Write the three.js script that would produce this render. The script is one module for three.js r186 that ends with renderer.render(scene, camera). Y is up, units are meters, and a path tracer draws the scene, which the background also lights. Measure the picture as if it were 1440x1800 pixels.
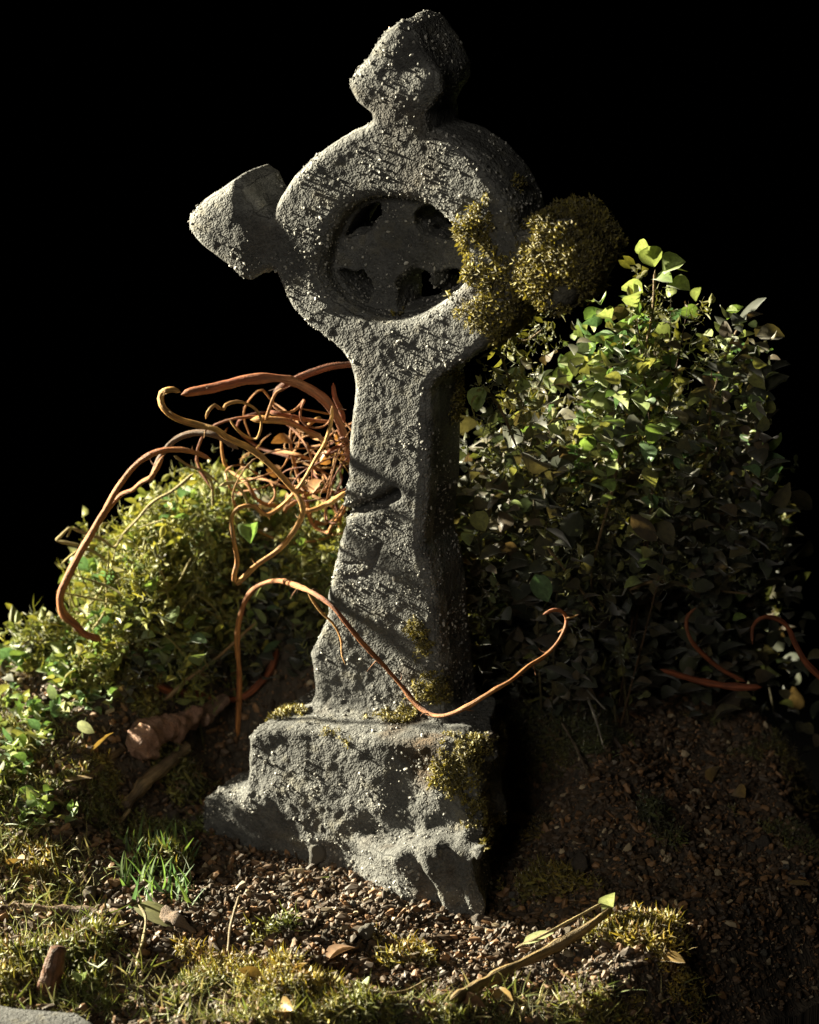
import * as THREE from 'three';
import { mergeGeometries, mergeVertices } from 'three/addons/utils/BufferGeometryUtils.js';

// ───────────────────────── camera, light, exposure ─────────────────────────
const scene = new THREE.Scene();
scene.background = new THREE.Color().setRGB(0.0009, 0.0009, 0.0008);
const PITCH = 20 * Math.PI / 180, DIST = 0.8, YC = 0.074, HALF = 0.117;
const camera = new THREE.PerspectiveCamera(2 * Math.atan(HALF / DIST) * 180 / Math.PI, 819 / 1024, 0.02, 20);
camera.position.set(0, YC + DIST * Math.sin(PITCH), DIST * Math.cos(PITCH));
camera.lookAt(0, YC, 0);
camera.updateMatrixWorld(true); camera.updateProjectionMatrix();
camera.focus = 0.79; camera.userData.fStop = 22;
const renderer = new THREE.WebGLRenderer();
renderer.toneMapping = THREE.LinearToneMapping;
renderer.toneMappingExposure = 1;
renderer.shadowMap.enabled = true;

const YAW = 28 * Math.PI / 180, CA = Math.cos(YAW), SA = Math.sin(YAW);
const KEY = new THREE.Vector3(-0.86, 0.28, -0.374).normalize();
const key = new THREE.SpotLight(new THREE.Color().setRGB(1, 0.92, 0.68), 62, 0, 0.165, 0.75, 2);
key.name = 'key_lamp';
key.target.position.set(-0.035, 0.085, 0);
key.position.copy(KEY).multiplyScalar(1.3).add(key.target.position);
key.castShadow = true; key.shadow.radius = 1.2; key.shadow.mapSize.set(2048, 2048); key.shadow.camera.near = 0.1; key.shadow.camera.far = 4;
scene.add(key, key.target);
const fill = new THREE.SpotLight(new THREE.Color().setRGB(1, 0.93, 0.78), 1.45, 0, 0.3, 0.8, 2);
fill.name = 'fill_lamp';  // added unseen fill, stands for the weak ambient light of the room
fill.target.position.set(0.0, 0.07, 0);
fill.position.set(-0.50, 0.62, 0.98);
fill.castShadow = true; fill.shadow.radius = 14;
scene.add(fill, fill.target);

// ───────────────────────── helpers ─────────────────────────
function rng(seed) { return () => { seed = (seed + 0x6d2b79f5) | 0; let t = Math.imul(seed ^ (seed >>> 15), 1 | seed); t = (t + Math.imul(t ^ (t >>> 7), 61 | t)) ^ t; return ((t ^ (t >>> 14)) >>> 0) / 4294967296; }; }
const R = rng(7);
const rr = (a, b, r = R) => a + (b - a) * r();
const clamp = (x, a, b) => Math.min(b, Math.max(a, x)), mix = (a, b, t) => a + (b - a) * t;
const sstep = (x, a, b) => { const t = clamp((x - a) / (b - a), 0, 1); return t * t * (3 - 2 * t); };
const perm = new Uint8Array(512); { const r = rng(91), p = [...Array(256).keys()]; for (let i = 255; i > 0; i--) { const j = Math.floor(r() * (i + 1)); [p[i], p[j]] = [p[j], p[i]]; } for (let i = 0; i < 512; i++) perm[i] = p[i & 255]; }
const vals = new Float32Array(256); { const r = rng(17); for (let i = 0; i < 256; i++) vals[i] = r() * 2 - 1; }
function vnoise(x, y, z) {
  const X = Math.floor(x), Y = Math.floor(y), Z = Math.floor(z), fx = x - X, fy = y - Y, fz = z - Z;
  const u = fx * fx * (3 - 2 * fx), v = fy * fy * (3 - 2 * fy), w = fz * fz * (3 - 2 * fz);
  const h = (i, j, k) => vals[perm[perm[perm[(X + i) & 255] + ((Y + j) & 255)] + ((Z + k) & 255)]];
  return mix(mix(mix(h(0, 0, 0), h(1, 0, 0), u), mix(h(0, 1, 0), h(1, 1, 0), u), v), mix(mix(h(0, 0, 1), h(1, 0, 1), u), mix(h(0, 1, 1), h(1, 1, 1), u), v), w);
}
const fbm = (x, y, z, n = 3) => { let s = 0, a = 1; for (let i = 0; i < n; i++, a *= 0.5, x *= 2.03, y *= 2.03, z *= 2.03) s += a * vnoise(x, y, z); return s; };
const V = (x, y, z) => new THREE.Vector3(x, y, z);
// a pixel of the 1440 x 1800 photograph as a direction from the lens, and points along it
const EYE = camera.position.clone();
const ray = (px, py) => V((px - 720) / 900 * HALF / DIST, (900 - py) / 900 * HALF / DIST, -1).applyQuaternion(camera.quaternion);
const at = (px, py, z) => { const d = ray(px, py); return d.multiplyScalar((z - EYE.z) / d.z).add(EYE); };
const toPx = (p) => { const q = p.clone().applyMatrix4(camera.matrixWorldInverse); return [720 + q.x / -q.z * DIST / HALF * 900, 900 - q.y / -q.z * DIST / HALF * 900]; };
const SET = { kind: 'structure' };
const used = {};
function uniq(name) { if (!(name in used)) { used[name] = 0; return name; } used[name]++; return name + '_' + String(used[name]).padStart(3, '0'); }
function shade(o) { o.castShadow = true; o.receiveShadow = true; return o; }
function mesh(name, geo, mat, parent) { const m = shade(new THREE.Mesh(geo, mat)); m.name = name; if (parent) parent.add(m); return m; }
function tag(o, label, category, group, kind) { o.userData.label = label; if (category) o.userData.category = category; if (group) o.userData.group = group; if (kind) o.userData.kind = kind; return o; }
function top(name, geo, mat, label, category, group, kind) { const m = mesh(uniq(name), geo, mat, scene); return tag(m, label, category, group, kind); }
function thing(name, pos, label, category, group) { const g = new THREE.Group(); g.name = uniq(name); g.position.copy(pos); scene.add(g); return tag(g, label, category, group); }
const rgb = (r, g, b) => new THREE.Color().setRGB(r, g, b);

// tileable noise textures
function tileTex(n, f, srgb) {
  const d = new Uint8Array(n * n * 4);
  for (let y = 0; y < n; y++) for (let x = 0; x < n; x++) { const c = f(x / n, y / n), o = (y * n + x) * 4; for (let k = 0; k < 3; k++) d[o + k] = clamp(c[k], 0, 1) * 255; d[o + 3] = 255; }
  const t = new THREE.DataTexture(d, n, n); t.wrapS = t.wrapT = THREE.RepeatWrapping; t.magFilter = THREE.LinearFilter; if (srgb) t.colorSpace = THREE.SRGBColorSpace; t.needsUpdate = true; return t;
}
function tnoise(u, v, f, seed) { // lattice noise that tiles in both directions
  f = Math.round(f); const x = u * f, y = v * f, X = Math.floor(x), Y = Math.floor(y), a = x - X, b = y - Y, p = a * a * (3 - 2 * a), q = b * b * (3 - 2 * b);
  const h = (i, j) => vals[perm[perm[((X + i) % f + seed * 37) & 255] + (((Y + j) % f) & 255)]];
  return mix(mix(h(0, 0), h(1, 0), p), mix(h(0, 1), h(1, 1), p), q);
}
const S = (x) => Math.pow(Math.max(x, 0), 1 / 2.2); // linear to stored value
const stoneMap = tileTex(512, (u, v) => {
  const a = tnoise(u, v, 6, 1), b = tnoise(u, v, 24, 5), c = tnoise(u, v, 90, 9), d = tnoise(u, v, 190, 3);
  const l = 0.115 + 0.02 * a + 0.02 * b + 0.028 * c + 0.032 * d, w = sstep(b + a, 0.3, 1.2);
  return [S(l * (1.0 + 0.03 * w)), S(l * (1.0 - 0.02 * w)), S(l * (0.97 - 0.14 * w))];
}, true);
const stoneBump = tileTex(512, (u, v) => { const c = tnoise(u, v, 60, 2), d = tnoise(u, v, 150, 4), e = tnoise(u, v, 240, 8); const x = 0.5 + 0.2 * c + 0.18 * d + 0.14 * e; return [x, x, x]; });
const barkMap = tileTex(256, (u, v) => { const a = tnoise(u, v * 0 + v, 10, 2), s = vnoise(Math.cos(u * 6.283) * 6, Math.sin(u * 6.283) * 6, 4 + Math.sin(v * 6.283) * 1.2), l = 0.62 + 0.2 * a + 0.3 * s; return [S(l), S(l * 0.95), S(l * 0.88)]; }, true);
const barkBump = tileTex(256, (u, v) => { const s = vnoise(Math.cos(u * 6.283) * 5, Math.sin(u * 6.283) * 5, 4 + Math.sin(v * 6.283) * 1.5), a = tnoise(u, v, 60, 7), x = 0.5 + 0.28 * s + 0.2 * a; return [x, x, x]; });
const leafMap = tileTex(128, (u, v) => { const a = tnoise(u, v, 8, 2), b = tnoise(u, v, 40, 6), l = 0.78 + 0.22 * a + 0.15 * b; return [S(l), S(l), S(l * 0.9)]; }, true);
const soilMap = tileTex(512, (u, v) => { const a = tnoise(u, v, 20, 1), b = tnoise(u, v, 80, 5), c = tnoise(u, v, 180, 9), l = 0.042 + 0.012 * a + 0.016 * b + 0.016 * c; return [S(l * 1.15), S(l * 0.85), S(l * 0.58)]; }, true);

const M = {
  stone: new THREE.MeshStandardMaterial({ map: stoneMap, bumpMap: stoneBump, bumpScale: 0.00055, roughness: 0.93, vertexColors: true }),
  grit: new THREE.MeshStandardMaterial({ color: 0xffffff, roughness: 0.7 }),
  soil: new THREE.MeshStandardMaterial({ map: soilMap, bumpMap: stoneBump, bumpScale: 0.0006, roughness: 1 }),
  bark: new THREE.MeshStandardMaterial({ map: barkMap, bumpMap: barkBump, bumpScale: 0.0003, roughness: 0.72, vertexColors: true }),
  chunk: new THREE.MeshStandardMaterial({ map: stoneMap, bumpMap: stoneBump, bumpScale: 0.0007, roughness: 0.85, vertexColors: true }),
  chip: new THREE.MeshStandardMaterial({ color: 0xffffff, roughness: 0.62 }),
  leaf: (c, t = 0.4, coat = 0.35) => new THREE.MeshPhysicalMaterial({ color: c, map: leafMap, roughness: 1, transmission: t, thickness: 0, clearcoat: coat, clearcoatRoughness: 0.35, side: THREE.DoubleSide }),
  table: new THREE.MeshPhysicalMaterial({ color: rgb(0.0006, 0.0006, 0.0006), roughness: 1, specularIntensity: 0.02 }),
};
M.moss = M.leaf(rgb(1, 1, 1), 0.35, 0.25);

// ───────────────────────── setting: table and the round plot of earth ─────────────────────────
{ const g = new THREE.BoxGeometry(2.4, 0.02, 2.4); const t = mesh(uniq('table'), g, M.table, scene); t.position.set(0, -0.048, -0.4); t.userData = { ...SET, label: 'black table surface under the planted plot' }; }
const PC = [-0.025, -0.017];
const edgeR = (a) => 0.129 + 0.004 * Math.sin(3 * a + 1) + 0.003 * Math.sin(7 * a) + 0.006 * vnoise(Math.cos(a) * 5, Math.sin(a) * 5, 2);
function H(x, z) { // height of the earth
  const g = (cx, cz, sx, sz, h) => h * Math.exp(-((x - cx) ** 2) / (2 * sx * sx) - ((z - cz) ** 2) / (2 * sz * sz));
  let h = -0.008 + g(-0.05, -0.06, 0.036, 0.03, 0.034) + g(0.055, -0.06, 0.045, 0.03, 0.018) + g(-0.095, -0.02, 0.03, 0.04, 0.010) + g(0.045, -0.006, 0.016, 0.022, 0.014);
  h += 0.0032 * fbm(x * 45, 3, z * 45, 3) + 0.0009 * fbm(x * 260, 1, z * 260, 2);
  { const u = x * CA + z * SA, w = -x * SA + z * CA, d = Math.hypot(Math.max(0, -0.056 - u, u - 0.018), Math.max(0, -0.016 - w, w - 0.03)); h = mix(-0.0105 + 0.0012 * fbm(x * 160, 3, z * 160, 2), h, sstep(d, 0.0, 0.022)); } // level where the plinth stands
  const dx = x - PC[0], dz = z - PC[1], q = Math.hypot(dx, dz) / edgeR(Math.atan2(dz, dx));
  return h - 0.022 * Math.pow(sstep(q, 0.86, 1.0), 1.3);
}
const inPlot = (x, z, m = 1) => { const dx = x - PC[0], dz = z - PC[1]; return Math.hypot(dx, dz) < m * edgeR(Math.atan2(dz, dx)); };
{
  const NR = 190, NA = 420, pos = [], uv = [], idx = [];
  for (let i = 0; i <= NR; i++) for (let j = 0; j <= NA; j++) {
    const a = j / NA * 2 * Math.PI, r = edgeR(a) * Math.min(1, i / (NR - 1)), x = PC[0] + r * Math.cos(a), z = PC[1] + r * Math.sin(a);
    pos.push(x, i === NR ? -0.0381 : H(x, z), z); uv.push(x * 14, z * 14);
  }
  for (let i = 0; i < NR; i++) for (let j = 0; j < NA; j++) { const a = i * (NA + 1) + j, b = a + NA + 1; idx.push(a, a + 1, b, b, a + 1, b + 1); }
  const g = new THREE.BufferGeometry(); g.setAttribute('position', new THREE.Float32BufferAttribute(pos, 3)); g.setAttribute('uv', new THREE.Float32BufferAttribute(uv, 2)); g.setIndex(idx); g.computeVertexNormals();
  const m = mesh(uniq('ground'), g, M.soil, scene); m.userData = { ...SET, label: 'round plot of dark brown earth under the cross' };
}
// the point of the earth that a pixel shows
function onGround(px, py, lift = 0) { const d = ray(px, py); let t = 0.4; for (; t < 1.6; t += 0.001) { const x = EYE.x + d.x * t, z = EYE.z + d.z * t; if (EYE.y + d.y * t < H(x, z)) break; } const p = d.multiplyScalar(t).add(EYE); p.y = H(p.x, p.z) + lift; return p; }

// ───────────────────────── the stone cross ─────────────────────────
const U = V(CA, 0, SA), W = V(-SA, 0, CA);   // across its face, out of its face
function local(px, py, w) { const d = ray(px, py), t = (w - EYE.dot(W)) / d.dot(W); const p = d.multiplyScalar(t).add(EYE); return [p.dot(U), p.y]; }
const poly = (list, w) => list.map(([x, y]) => local(x, y, w));
function sdPoly(p, x, y) {
  let d = 1e9, s = 1;
  for (let i = 0, n = p.length, j = n - 1; i < n; j = i++) {
    const ex = p[j][0] - p[i][0], ey = p[j][1] - p[i][1], wx = x - p[i][0], wy = y - p[i][1], t = clamp((wx * ex + wy * ey) / (ex * ex + ey * ey), 0, 1);
    const bx = wx - ex * t, by = wy - ey * t; d = Math.min(d, bx * bx + by * by);
    const c1 = y >= p[i][1], c2 = y < p[j][1], c3 = ex * wy > ey * wx;
    if ((c1 && c2 && c3) || (!c1 && !c2 && !c3)) s = -s;
  }
  return s * Math.sqrt(d);
}
const OUT = poly([[552, 1300], [549, 1235], [548, 1190], [543, 1150], [556, 1125], [573, 1082], [570, 1052], [580, 1010], [591, 960], [604, 922], [597, 896], [610, 840], [613, 780], [618, 720], [621, 680], [612, 642], [596, 618], [568, 594], [538, 573], [511, 545], [495, 515], [483, 484],
  [472, 476], [455, 482], [436, 494], [423, 492], [405, 474], [380, 452], [350, 425], [331, 402], [331, 382], [353, 358], [383, 334], [407, 318], [426, 328], [438, 352], [452, 372], [472, 380],
  [489, 347], [514, 311], [545, 281], [580, 254], [612, 234], [640, 222], [650, 214], [648, 202], [626, 180], [613, 152], [620, 134], [640, 108], [655, 80], [674, 58], [695, 42], [716, 52], [744, 88], [768, 134], [766, 160], [752, 182], [742, 202], [745, 236],
  [790, 250], [835, 282], [870, 322], [893, 367], [903, 412], [926, 408], [945, 386], [985, 390], [1020, 428], [1044, 462], [1028, 500], [1000, 536], [962, 548], [938, 522], [905, 512],
  [893, 552], [868, 588], [845, 612], [815, 636], [786, 652], [762, 668], [750, 690], [752, 770], [749, 860], [739, 960], [756, 1015], [763, 1060], [769, 1150], [777, 1235], [782, 1310]], 0);
const RECESS = poly([...Array(36).keys()].map((i) => { const a = i / 36 * 6.2832, k = 1 + 0.03 * Math.sin(3 * a + 1) + 0.02 * Math.sin(5 * a); return [688 + 127 * k * Math.cos(a), 457 + 107 * k * Math.sin(a)]; }), 0);
const RD = -0.0058; // floor of the recess
const LOBES = [[[572, 412], [590, 376], [622, 360], [662, 358], [668, 384], [648, 402], [612, 412], [594, 424]], [[728, 374], [752, 362], [782, 374], [806, 404], [810, 424], [782, 420], [748, 412], [732, 396]],
  [[580, 490], [606, 474], [636, 482], [652, 504], [650, 532], [644, 562], [610, 546], [592, 524]], [[700, 500], [724, 478], [750, 486], [757, 508], [756, 532], [750, 552], [708, 556]], [[764, 484], [788, 474], [812, 478], [806, 506], [790, 528], [770, 540], [762, 514]]].map((l) => { const cx = l.reduce((s, p) => s + p[0], 0) / l.length, cy = l.reduce((s, p) => s + p[1], 0) / l.length; return poly(l.map(([x, y]) => [cx + (x - cx) * 1.2, cy + (y - cy) * 1.2]), RD); });
const TIERS = [
  { w: 0.0172, b: -0.02, p: poly([[428, 1300], [446, 1287], [520, 1290], [600, 1300], [680, 1308], [770, 1322], [806, 1338], [828, 1385], [840, 1500], [700, 1500], [428, 1480]], 0.0172) },
  { w: 0.017, b: -0.025, p: poly([[356, 1408], [372, 1396], [430, 1392], [520, 1402], [640, 1412], [760, 1424], [830, 1440], [860, 1470], [866, 1600], [700, 1600], [352, 1540], [352, 1470]], 0.017) },
  { w: 0.0165, b: -0.02, p: poly([[436, 1500], [520, 1490], [600, 1490], [680, 1498], [740, 1484], [800, 1480], [846, 1500], [866, 1550], [862, 1680], [700, 1680], [436, 1640]], 0.025) },
];
const NECK = { left: local(474, 430, 0)[0], right: local(906, 465, 0)[0], top: local(697, 218, 0)[1], ring: local(690, 650, 0)[1], foot: local(660, 1262, 0)[1] };
const CRACK = [[[598, 906], [635, 893], [665, 884], [694, 868]], [[588, 985], [606, 992], [640, 990]], [[668, 960], [660, 990], [640, 1012], [608, 1014]]].map((l) => poly(l, 0));
function sdLine(l, x, y) { let d = 1e9; for (let i = 1; i < l.length; i++) { const [ax, ay] = l[i - 1], ex = l[i][0] - ax, ey = l[i][1] - ay, t = clamp(((x - ax) * ex + (y - ay) * ey) / (ex * ex + ey * ey), 0, 1); d = Math.min(d, Math.hypot(x - ax - ex * t, y - ay - ey * t)); } return d; }
const extr = (d2, w, wf, wb, r) => { const a = d2 + r, b = Math.max(w - wf, wb - w) + r; return Math.hypot(Math.max(a, 0), Math.max(b, 0)) + Math.min(Math.max(a, b), 0) - r; };
const smin = (a, b, k) => { const h = Math.max(k - Math.abs(a - b), 0) / k; return Math.min(a, b) - h * h * k * 0.25; };
const DEPTH = 0.018, XR = local(846, 1450, 0.0172)[0] - 0.0069; // the plinth's right side falls back

const cross = thing('stone_cross', V(0, 0, 0), 'weathered grey stone wheel cross on a stepped plinth with moss on its right arm', 'stone cross');
const CT = {}; // triangles of the cross for what grows on it
{
  const C = 0.00044, lo = [-0.062, -0.012, -0.042], hi = [0.068, 0.212, 0.029];
  const [nx, ny, nz] = hi.map((h, k) => Math.ceil((h - lo[k]) / C)), F = new Float32Array(nx * ny * nz).fill(0.01);
  for (let j = 0; j < ny; j++) for (let i = 0; i < nx; i++) {
    const x = lo[0] + i * C, y = lo[1] + j * C;
    const c = sdPoly(OUT, x, y), t = TIERS.map((q) => (y < NECK.foot + 0.012 ? sdPoly(q.p, x, y) : 1));
    if (Math.min(c, ...t) > 0.004) continue;
    const rec = sdPoly(RECESS, x, y), lobe = rec < 0.004 ? Math.min(...LOBES.map((l) => sdPoly(l, x, y))) : 1, crack = CRACK.map((l) => sdLine(l, x, y));
    const fin = Math.max(sstep(y, NECK.top - 0.002, NECK.top + 0.006), y > NECK.ring ? Math.max(sstep(x, NECK.left + 0.002, NECK.left - 0.006), sstep(x, NECK.right - 0.002, NECK.right + 0.006)) : 0), bulge = fin * 0.0016 * (1 - Math.exp(-Math.max(-c, 0) / 0.004)) + 0.0003 * fbm(x * 60, y * 60, 1, 2);
    const groove = 0.0042 * Math.exp(-((crack[0] / 0.0011) ** 2)) + 0.0005 * Math.exp(-((crack[1] / 0.0004) ** 2)) + 0.0005 * Math.exp(-((crack[2] / 0.0005) ** 2));
    for (let k = 0; k < nz; k++) {
      const w = lo[2] + k * C;
      let d = extr(c, w, bulge - groove, -DEPTH - bulge, 0.0021);
      d = -smin(-d, extr(rec, w, 0.03, RD + 0.0006 * vnoise(x * 300, y * 300, 2), 0.001), 0.0034);
      if (lobe < 0.004) d = Math.max(d, -Math.max(lobe + 0.0003 + 0.0012 * vnoise(x * 330, y * 330, w * 200), rec + 0.0012));
      for (let q = 0; q < 3; q++) { const a = TIERS[q], slope = clamp(y * 0.14, 0, 0.005); d = smin(d, extr(t[q], w, a.w - slope + (q === 2 ? 0.0095 * sstep(x, -0.012, 0.012) : 0) + 0.0012 * vnoise(x * 120, y * 160, q * 9), a.b, 0.0018), q ? 0.002 : 0.0035); }
      if (y < 0.035 && x > 0) d = Math.max(d, (x - XR - 0.4 * w) * 0.93 + 0.0022 * fbm(x * 60, y * 150, w * 150, 2));
      if (Math.abs(d) < 0.0032) {
        const a1 = 0.36 * x + 0.48 * y - 0.8 * w, a2 = -0.8 * x + 0.6 * y, a3 = 0.48 * x + 0.64 * y + 0.6 * w, low = sstep(y, 0.055, 0.01), right = low * sstep(x, 0.0, 0.035);
        d += fin * 0.0008 * vnoise(a1 * 150 + 4, a2 * 150, a3 * 150) + 0.00024 * vnoise(a1 * 80, a2 * 80, a3 * 80) + (0.00006 + 0.0003 * low) * vnoise(a1 * 260, a2 * 260, a3 * 260) + (0.00013 + 0.00012 * low) * vnoise(a1 * 800 + 7, a2 * 800, a3 * 800);
        const pit = vnoise(a1 * 420 + 31, a2 * 420, a3 * 420); d += 0.00008 * sstep(pit, 0.74, 0.98) - 0.0001 * sstep(-pit, 0.72, 0.95);
        d += right * 0.0028 * vnoise(x * 260 + y * 140, (x - y) * 60, w * 110);
      }
      F[(k * ny + j) * nx + i] = d;
    }
  }
  // surface nets
  const ix = new Int32Array(nx * ny * nz).fill(-1), P = [], I = [], off = [[0, 0, 0], [1, 0, 0], [0, 1, 0], [1, 1, 0], [0, 0, 1], [1, 0, 1], [0, 1, 1], [1, 1, 1]], E = [[0, 1], [2, 3], [4, 5], [6, 7], [0, 2], [1, 3], [4, 6], [5, 7], [0, 4], [1, 5], [2, 6], [3, 7]];
  const id = (i, j, k) => (k * ny + j) * nx + i;
  for (let k = 0; k < nz - 1; k++) for (let j = 0; j < ny - 1; j++) for (let i = 0; i < nx - 1; i++) {
    const g = off.map(([a, b, c]) => F[id(i + a, j + b, k + c)]); let m = 0; for (let q = 0; q < 8; q++) if (g[q] < 0) m++;
    if (m === 0 || m === 8) continue;
    let n = 0, x = 0, y = 0, z = 0;
    for (const [a, b] of E) if ((g[a] < 0) !== (g[b] < 0)) { const t = g[a] / (g[a] - g[b]); x += mix(off[a][0], off[b][0], t); y += mix(off[a][1], off[b][1], t); z += mix(off[a][2], off[b][2], t); n++; }
    ix[id(i, j, k)] = P.length / 3; P.push(lo[0] + (i + x / n) * C, lo[1] + (j + y / n) * C, lo[2] + (k + z / n) * C);
  }
  const quad = (a, b, c, d, flip) => { if (Math.min(a, b, c, d) < 0) return; if (flip) I.push(a, c, b, a, d, c); else I.push(a, b, c, a, c, d); };
  for (let k = 1; k < nz - 1; k++) for (let j = 1; j < ny - 1; j++) for (let i = 1; i < nx - 1; i++) {
    const s = F[id(i, j, k)] < 0;
    if (s !== F[id(i + 1, j, k)] < 0) quad(ix[id(i, j - 1, k - 1)], ix[id(i, j, k - 1)], ix[id(i, j, k)], ix[id(i, j - 1, k)], !s);
    if (s !== F[id(i, j + 1, k)] < 0) quad(ix[id(i - 1, j, k - 1)], ix[id(i - 1, j, k)], ix[id(i, j, k)], ix[id(i, j, k - 1)], !s);
    if (s !== F[id(i, j, k + 1)] < 0) quad(ix[id(i - 1, j - 1, k)], ix[id(i, j - 1, k)], ix[id(i, j, k)], ix[id(i - 1, j, k)], !s);
  }
  const g = new THREE.BufferGeometry(); g.setAttribute('position', new THREE.Float32BufferAttribute(P, 3)); g.setIndex(I); g.computeVertexNormals();
  const N = g.attributes.normal.array, uv = new Float32Array(P.length / 3 * 2), col = new Float32Array(P.length);
  for (let v = 0; v < P.length / 3; v++) {
    const x = P[v * 3], y = P[v * 3 + 1], w = P[v * 3 + 2];
    const ax = Math.abs(N[v * 3]), ay = Math.abs(N[v * 3 + 1]), aw = Math.abs(N[v * 3 + 2]);
    uv[v * 2] = (aw >= ax || ay >= ax ? x : w) * 22; uv[v * 2 + 1] = (ay > ax && ay > aw ? w : y) * 22;
    const low = sstep(y, 0.05, 0.02), rust = 1.6 * low * sstep(fbm(x * 90, y * 90, w * 90, 3), 0.1, 0.9) + 0.5 * sstep(fbm(x * 55 + 9, y * 55, w * 55, 3), 0.45, 1.1), olive = sstep(x, 0.018, 0.05) * sstep(y, 0.10, 0.13) * 0.8 + sstep(-N[v * 3 + 2], 0.2, 0.8) * 0.3;
    const out = sdPoly(OUT, x, y), rimLight = w > -0.006 ? Math.max(y > NECK.foot ? Math.exp(-Math.abs(out) / 0.0009) : 0, w > -0.003 ? 0.7 * Math.exp(-Math.abs(sdPoly(RECESS, x, y)) / 0.0007) : 0) * sstep(fbm(x * 200, y * 200, w * 200, 2), -0.7, 0.2) : 0; // paler edge colour stands in for the bright rim of light
    const k = (0.78 + 0.22 * fbm(x * 140, y * 140, w * 140, 2)) * (1 + 1.5 * rimLight * (1 - olive));
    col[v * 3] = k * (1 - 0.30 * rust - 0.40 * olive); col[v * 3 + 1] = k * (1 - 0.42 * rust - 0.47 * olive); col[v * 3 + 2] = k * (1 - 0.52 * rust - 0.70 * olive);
  }
  const groups = {};
  for (let t = 0; t < I.length; t += 3) {
    let x = 0, y = 0, w = 0; for (let q = 0; q < 3; q++) { x += P[I[t + q] * 3] / 3; y += P[I[t + q] * 3 + 1] / 3; w += P[I[t + q] * 3 + 2] / 3; }
    let part;
    if (y > NECK.top) part = 'finial'; else if (x < NECK.left && y > NECK.ring) part = 'arm left'; else if (x > NECK.right && y > NECK.ring) part = 'arm right'; else if (y > NECK.ring) part = 'wheel_head';
    else {
      let best = 1e9; part = 'shaft';
      if (y < NECK.foot + 0.006) { const d = [extr(sdPoly(OUT, x, y), w, 0, -DEPTH, 0.0016), ...TIERS.map((q, n) => extr(sdPoly(q.p, x, y), w, q.w - clamp(y * 0.14, 0, 0.005) + (n === 2 ? 0.0095 * sstep(x, -0.012, 0.012) : 0), q.b, 0.0022))]; d.forEach((e, n) => { if (Math.abs(e) < best) { best = Math.abs(e); part = ['shaft', 'upper_tier', 'lower_tier', 'base_slab'][n]; } }); }
    }
    (groups[part] ??= []).push(I[t], I[t + 1], I[t + 2]);
  }
  cross.rotation.y = -YAW; cross.updateMatrixWorld(true);
  for (const [part, list] of Object.entries(groups)) {
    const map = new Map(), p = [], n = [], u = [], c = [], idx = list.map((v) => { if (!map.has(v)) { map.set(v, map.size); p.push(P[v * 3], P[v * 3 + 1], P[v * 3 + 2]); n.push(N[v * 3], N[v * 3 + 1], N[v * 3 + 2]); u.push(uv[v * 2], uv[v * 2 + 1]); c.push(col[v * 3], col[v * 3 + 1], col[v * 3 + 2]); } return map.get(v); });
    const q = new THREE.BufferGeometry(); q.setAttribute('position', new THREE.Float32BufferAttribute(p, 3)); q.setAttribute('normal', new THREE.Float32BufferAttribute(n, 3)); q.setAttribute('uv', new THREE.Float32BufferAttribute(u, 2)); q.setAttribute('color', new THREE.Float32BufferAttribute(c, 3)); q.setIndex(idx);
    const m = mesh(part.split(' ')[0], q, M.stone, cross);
    if (part === 'arm right') m.userData.label = 'right arm of the cross overgrown with golden moss';
    if (part === 'arm left') m.userData.label = 'bare left arm of the cross';
  }
  Object.assign(CT, { P, I, N, n: I.length / 3 });
}
function onCross(r) { const t = Math.floor(r() * CT.n) * 3, a = CT.I[t] * 3, b = CT.I[t + 1] * 3, c = CT.I[t + 2] * 3; let s = r(), q = r(); if (s + q > 1) { s = 1 - s; q = 1 - q; } const f = (k) => CT.P[a + k] * (1 - s - q) + CT.P[b + k] * s + CT.P[c + k] * q; return [V(f(0), f(1), f(2)), V(CT.N[a], CT.N[a + 1], CT.N[a + 2])]; }

// ───────────────────────── small geometry makers ─────────────────────────
function grain(seed, flat = 1) { const g = mergeVertices(new THREE.IcosahedronGeometry(1, 0).deleteAttribute('uv').deleteAttribute('normal')), p = g.attributes.position, r = rng(seed); for (let i = 0; i < p.count; i++) { const k = rr(0.65, 1.25, r); p.setXYZ(i, p.getX(i) * k * rr(0.8, 1.3, r), p.getY(i) * k * flat, p.getZ(i) * k); } const q = g.toNonIndexed(); q.computeVertexNormals(); return q; }
function pebbleGeo(seed, sx, sy, sz) { const g = mergeVertices(new THREE.IcosahedronGeometry(1, 3).deleteAttribute('normal').deleteAttribute('uv')), p = g.attributes.position, uv = [], col = [], r = rng(seed), o = r() * 50; for (let i = 0; i < p.count; i++) { const x = p.getX(i), y = p.getY(i), z = p.getZ(i), k = 1 + 0.32 * fbm(x * 1.3 + o, y * 1.3, z * 1.3, 3); p.setXYZ(i, x * k * sx, y * k * sy, z * k * sz); uv.push((x * sx + z * sz) * 40, (y * sy + z * sz * 0.5) * 40); col.push(1, 1, 1); } g.setAttribute('uv', new THREE.Float32BufferAttribute(uv, 2)); g.setAttribute('color', new THREE.Float32BufferAttribute(col, 3)); g.computeVertexNormals(); return g; }
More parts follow.
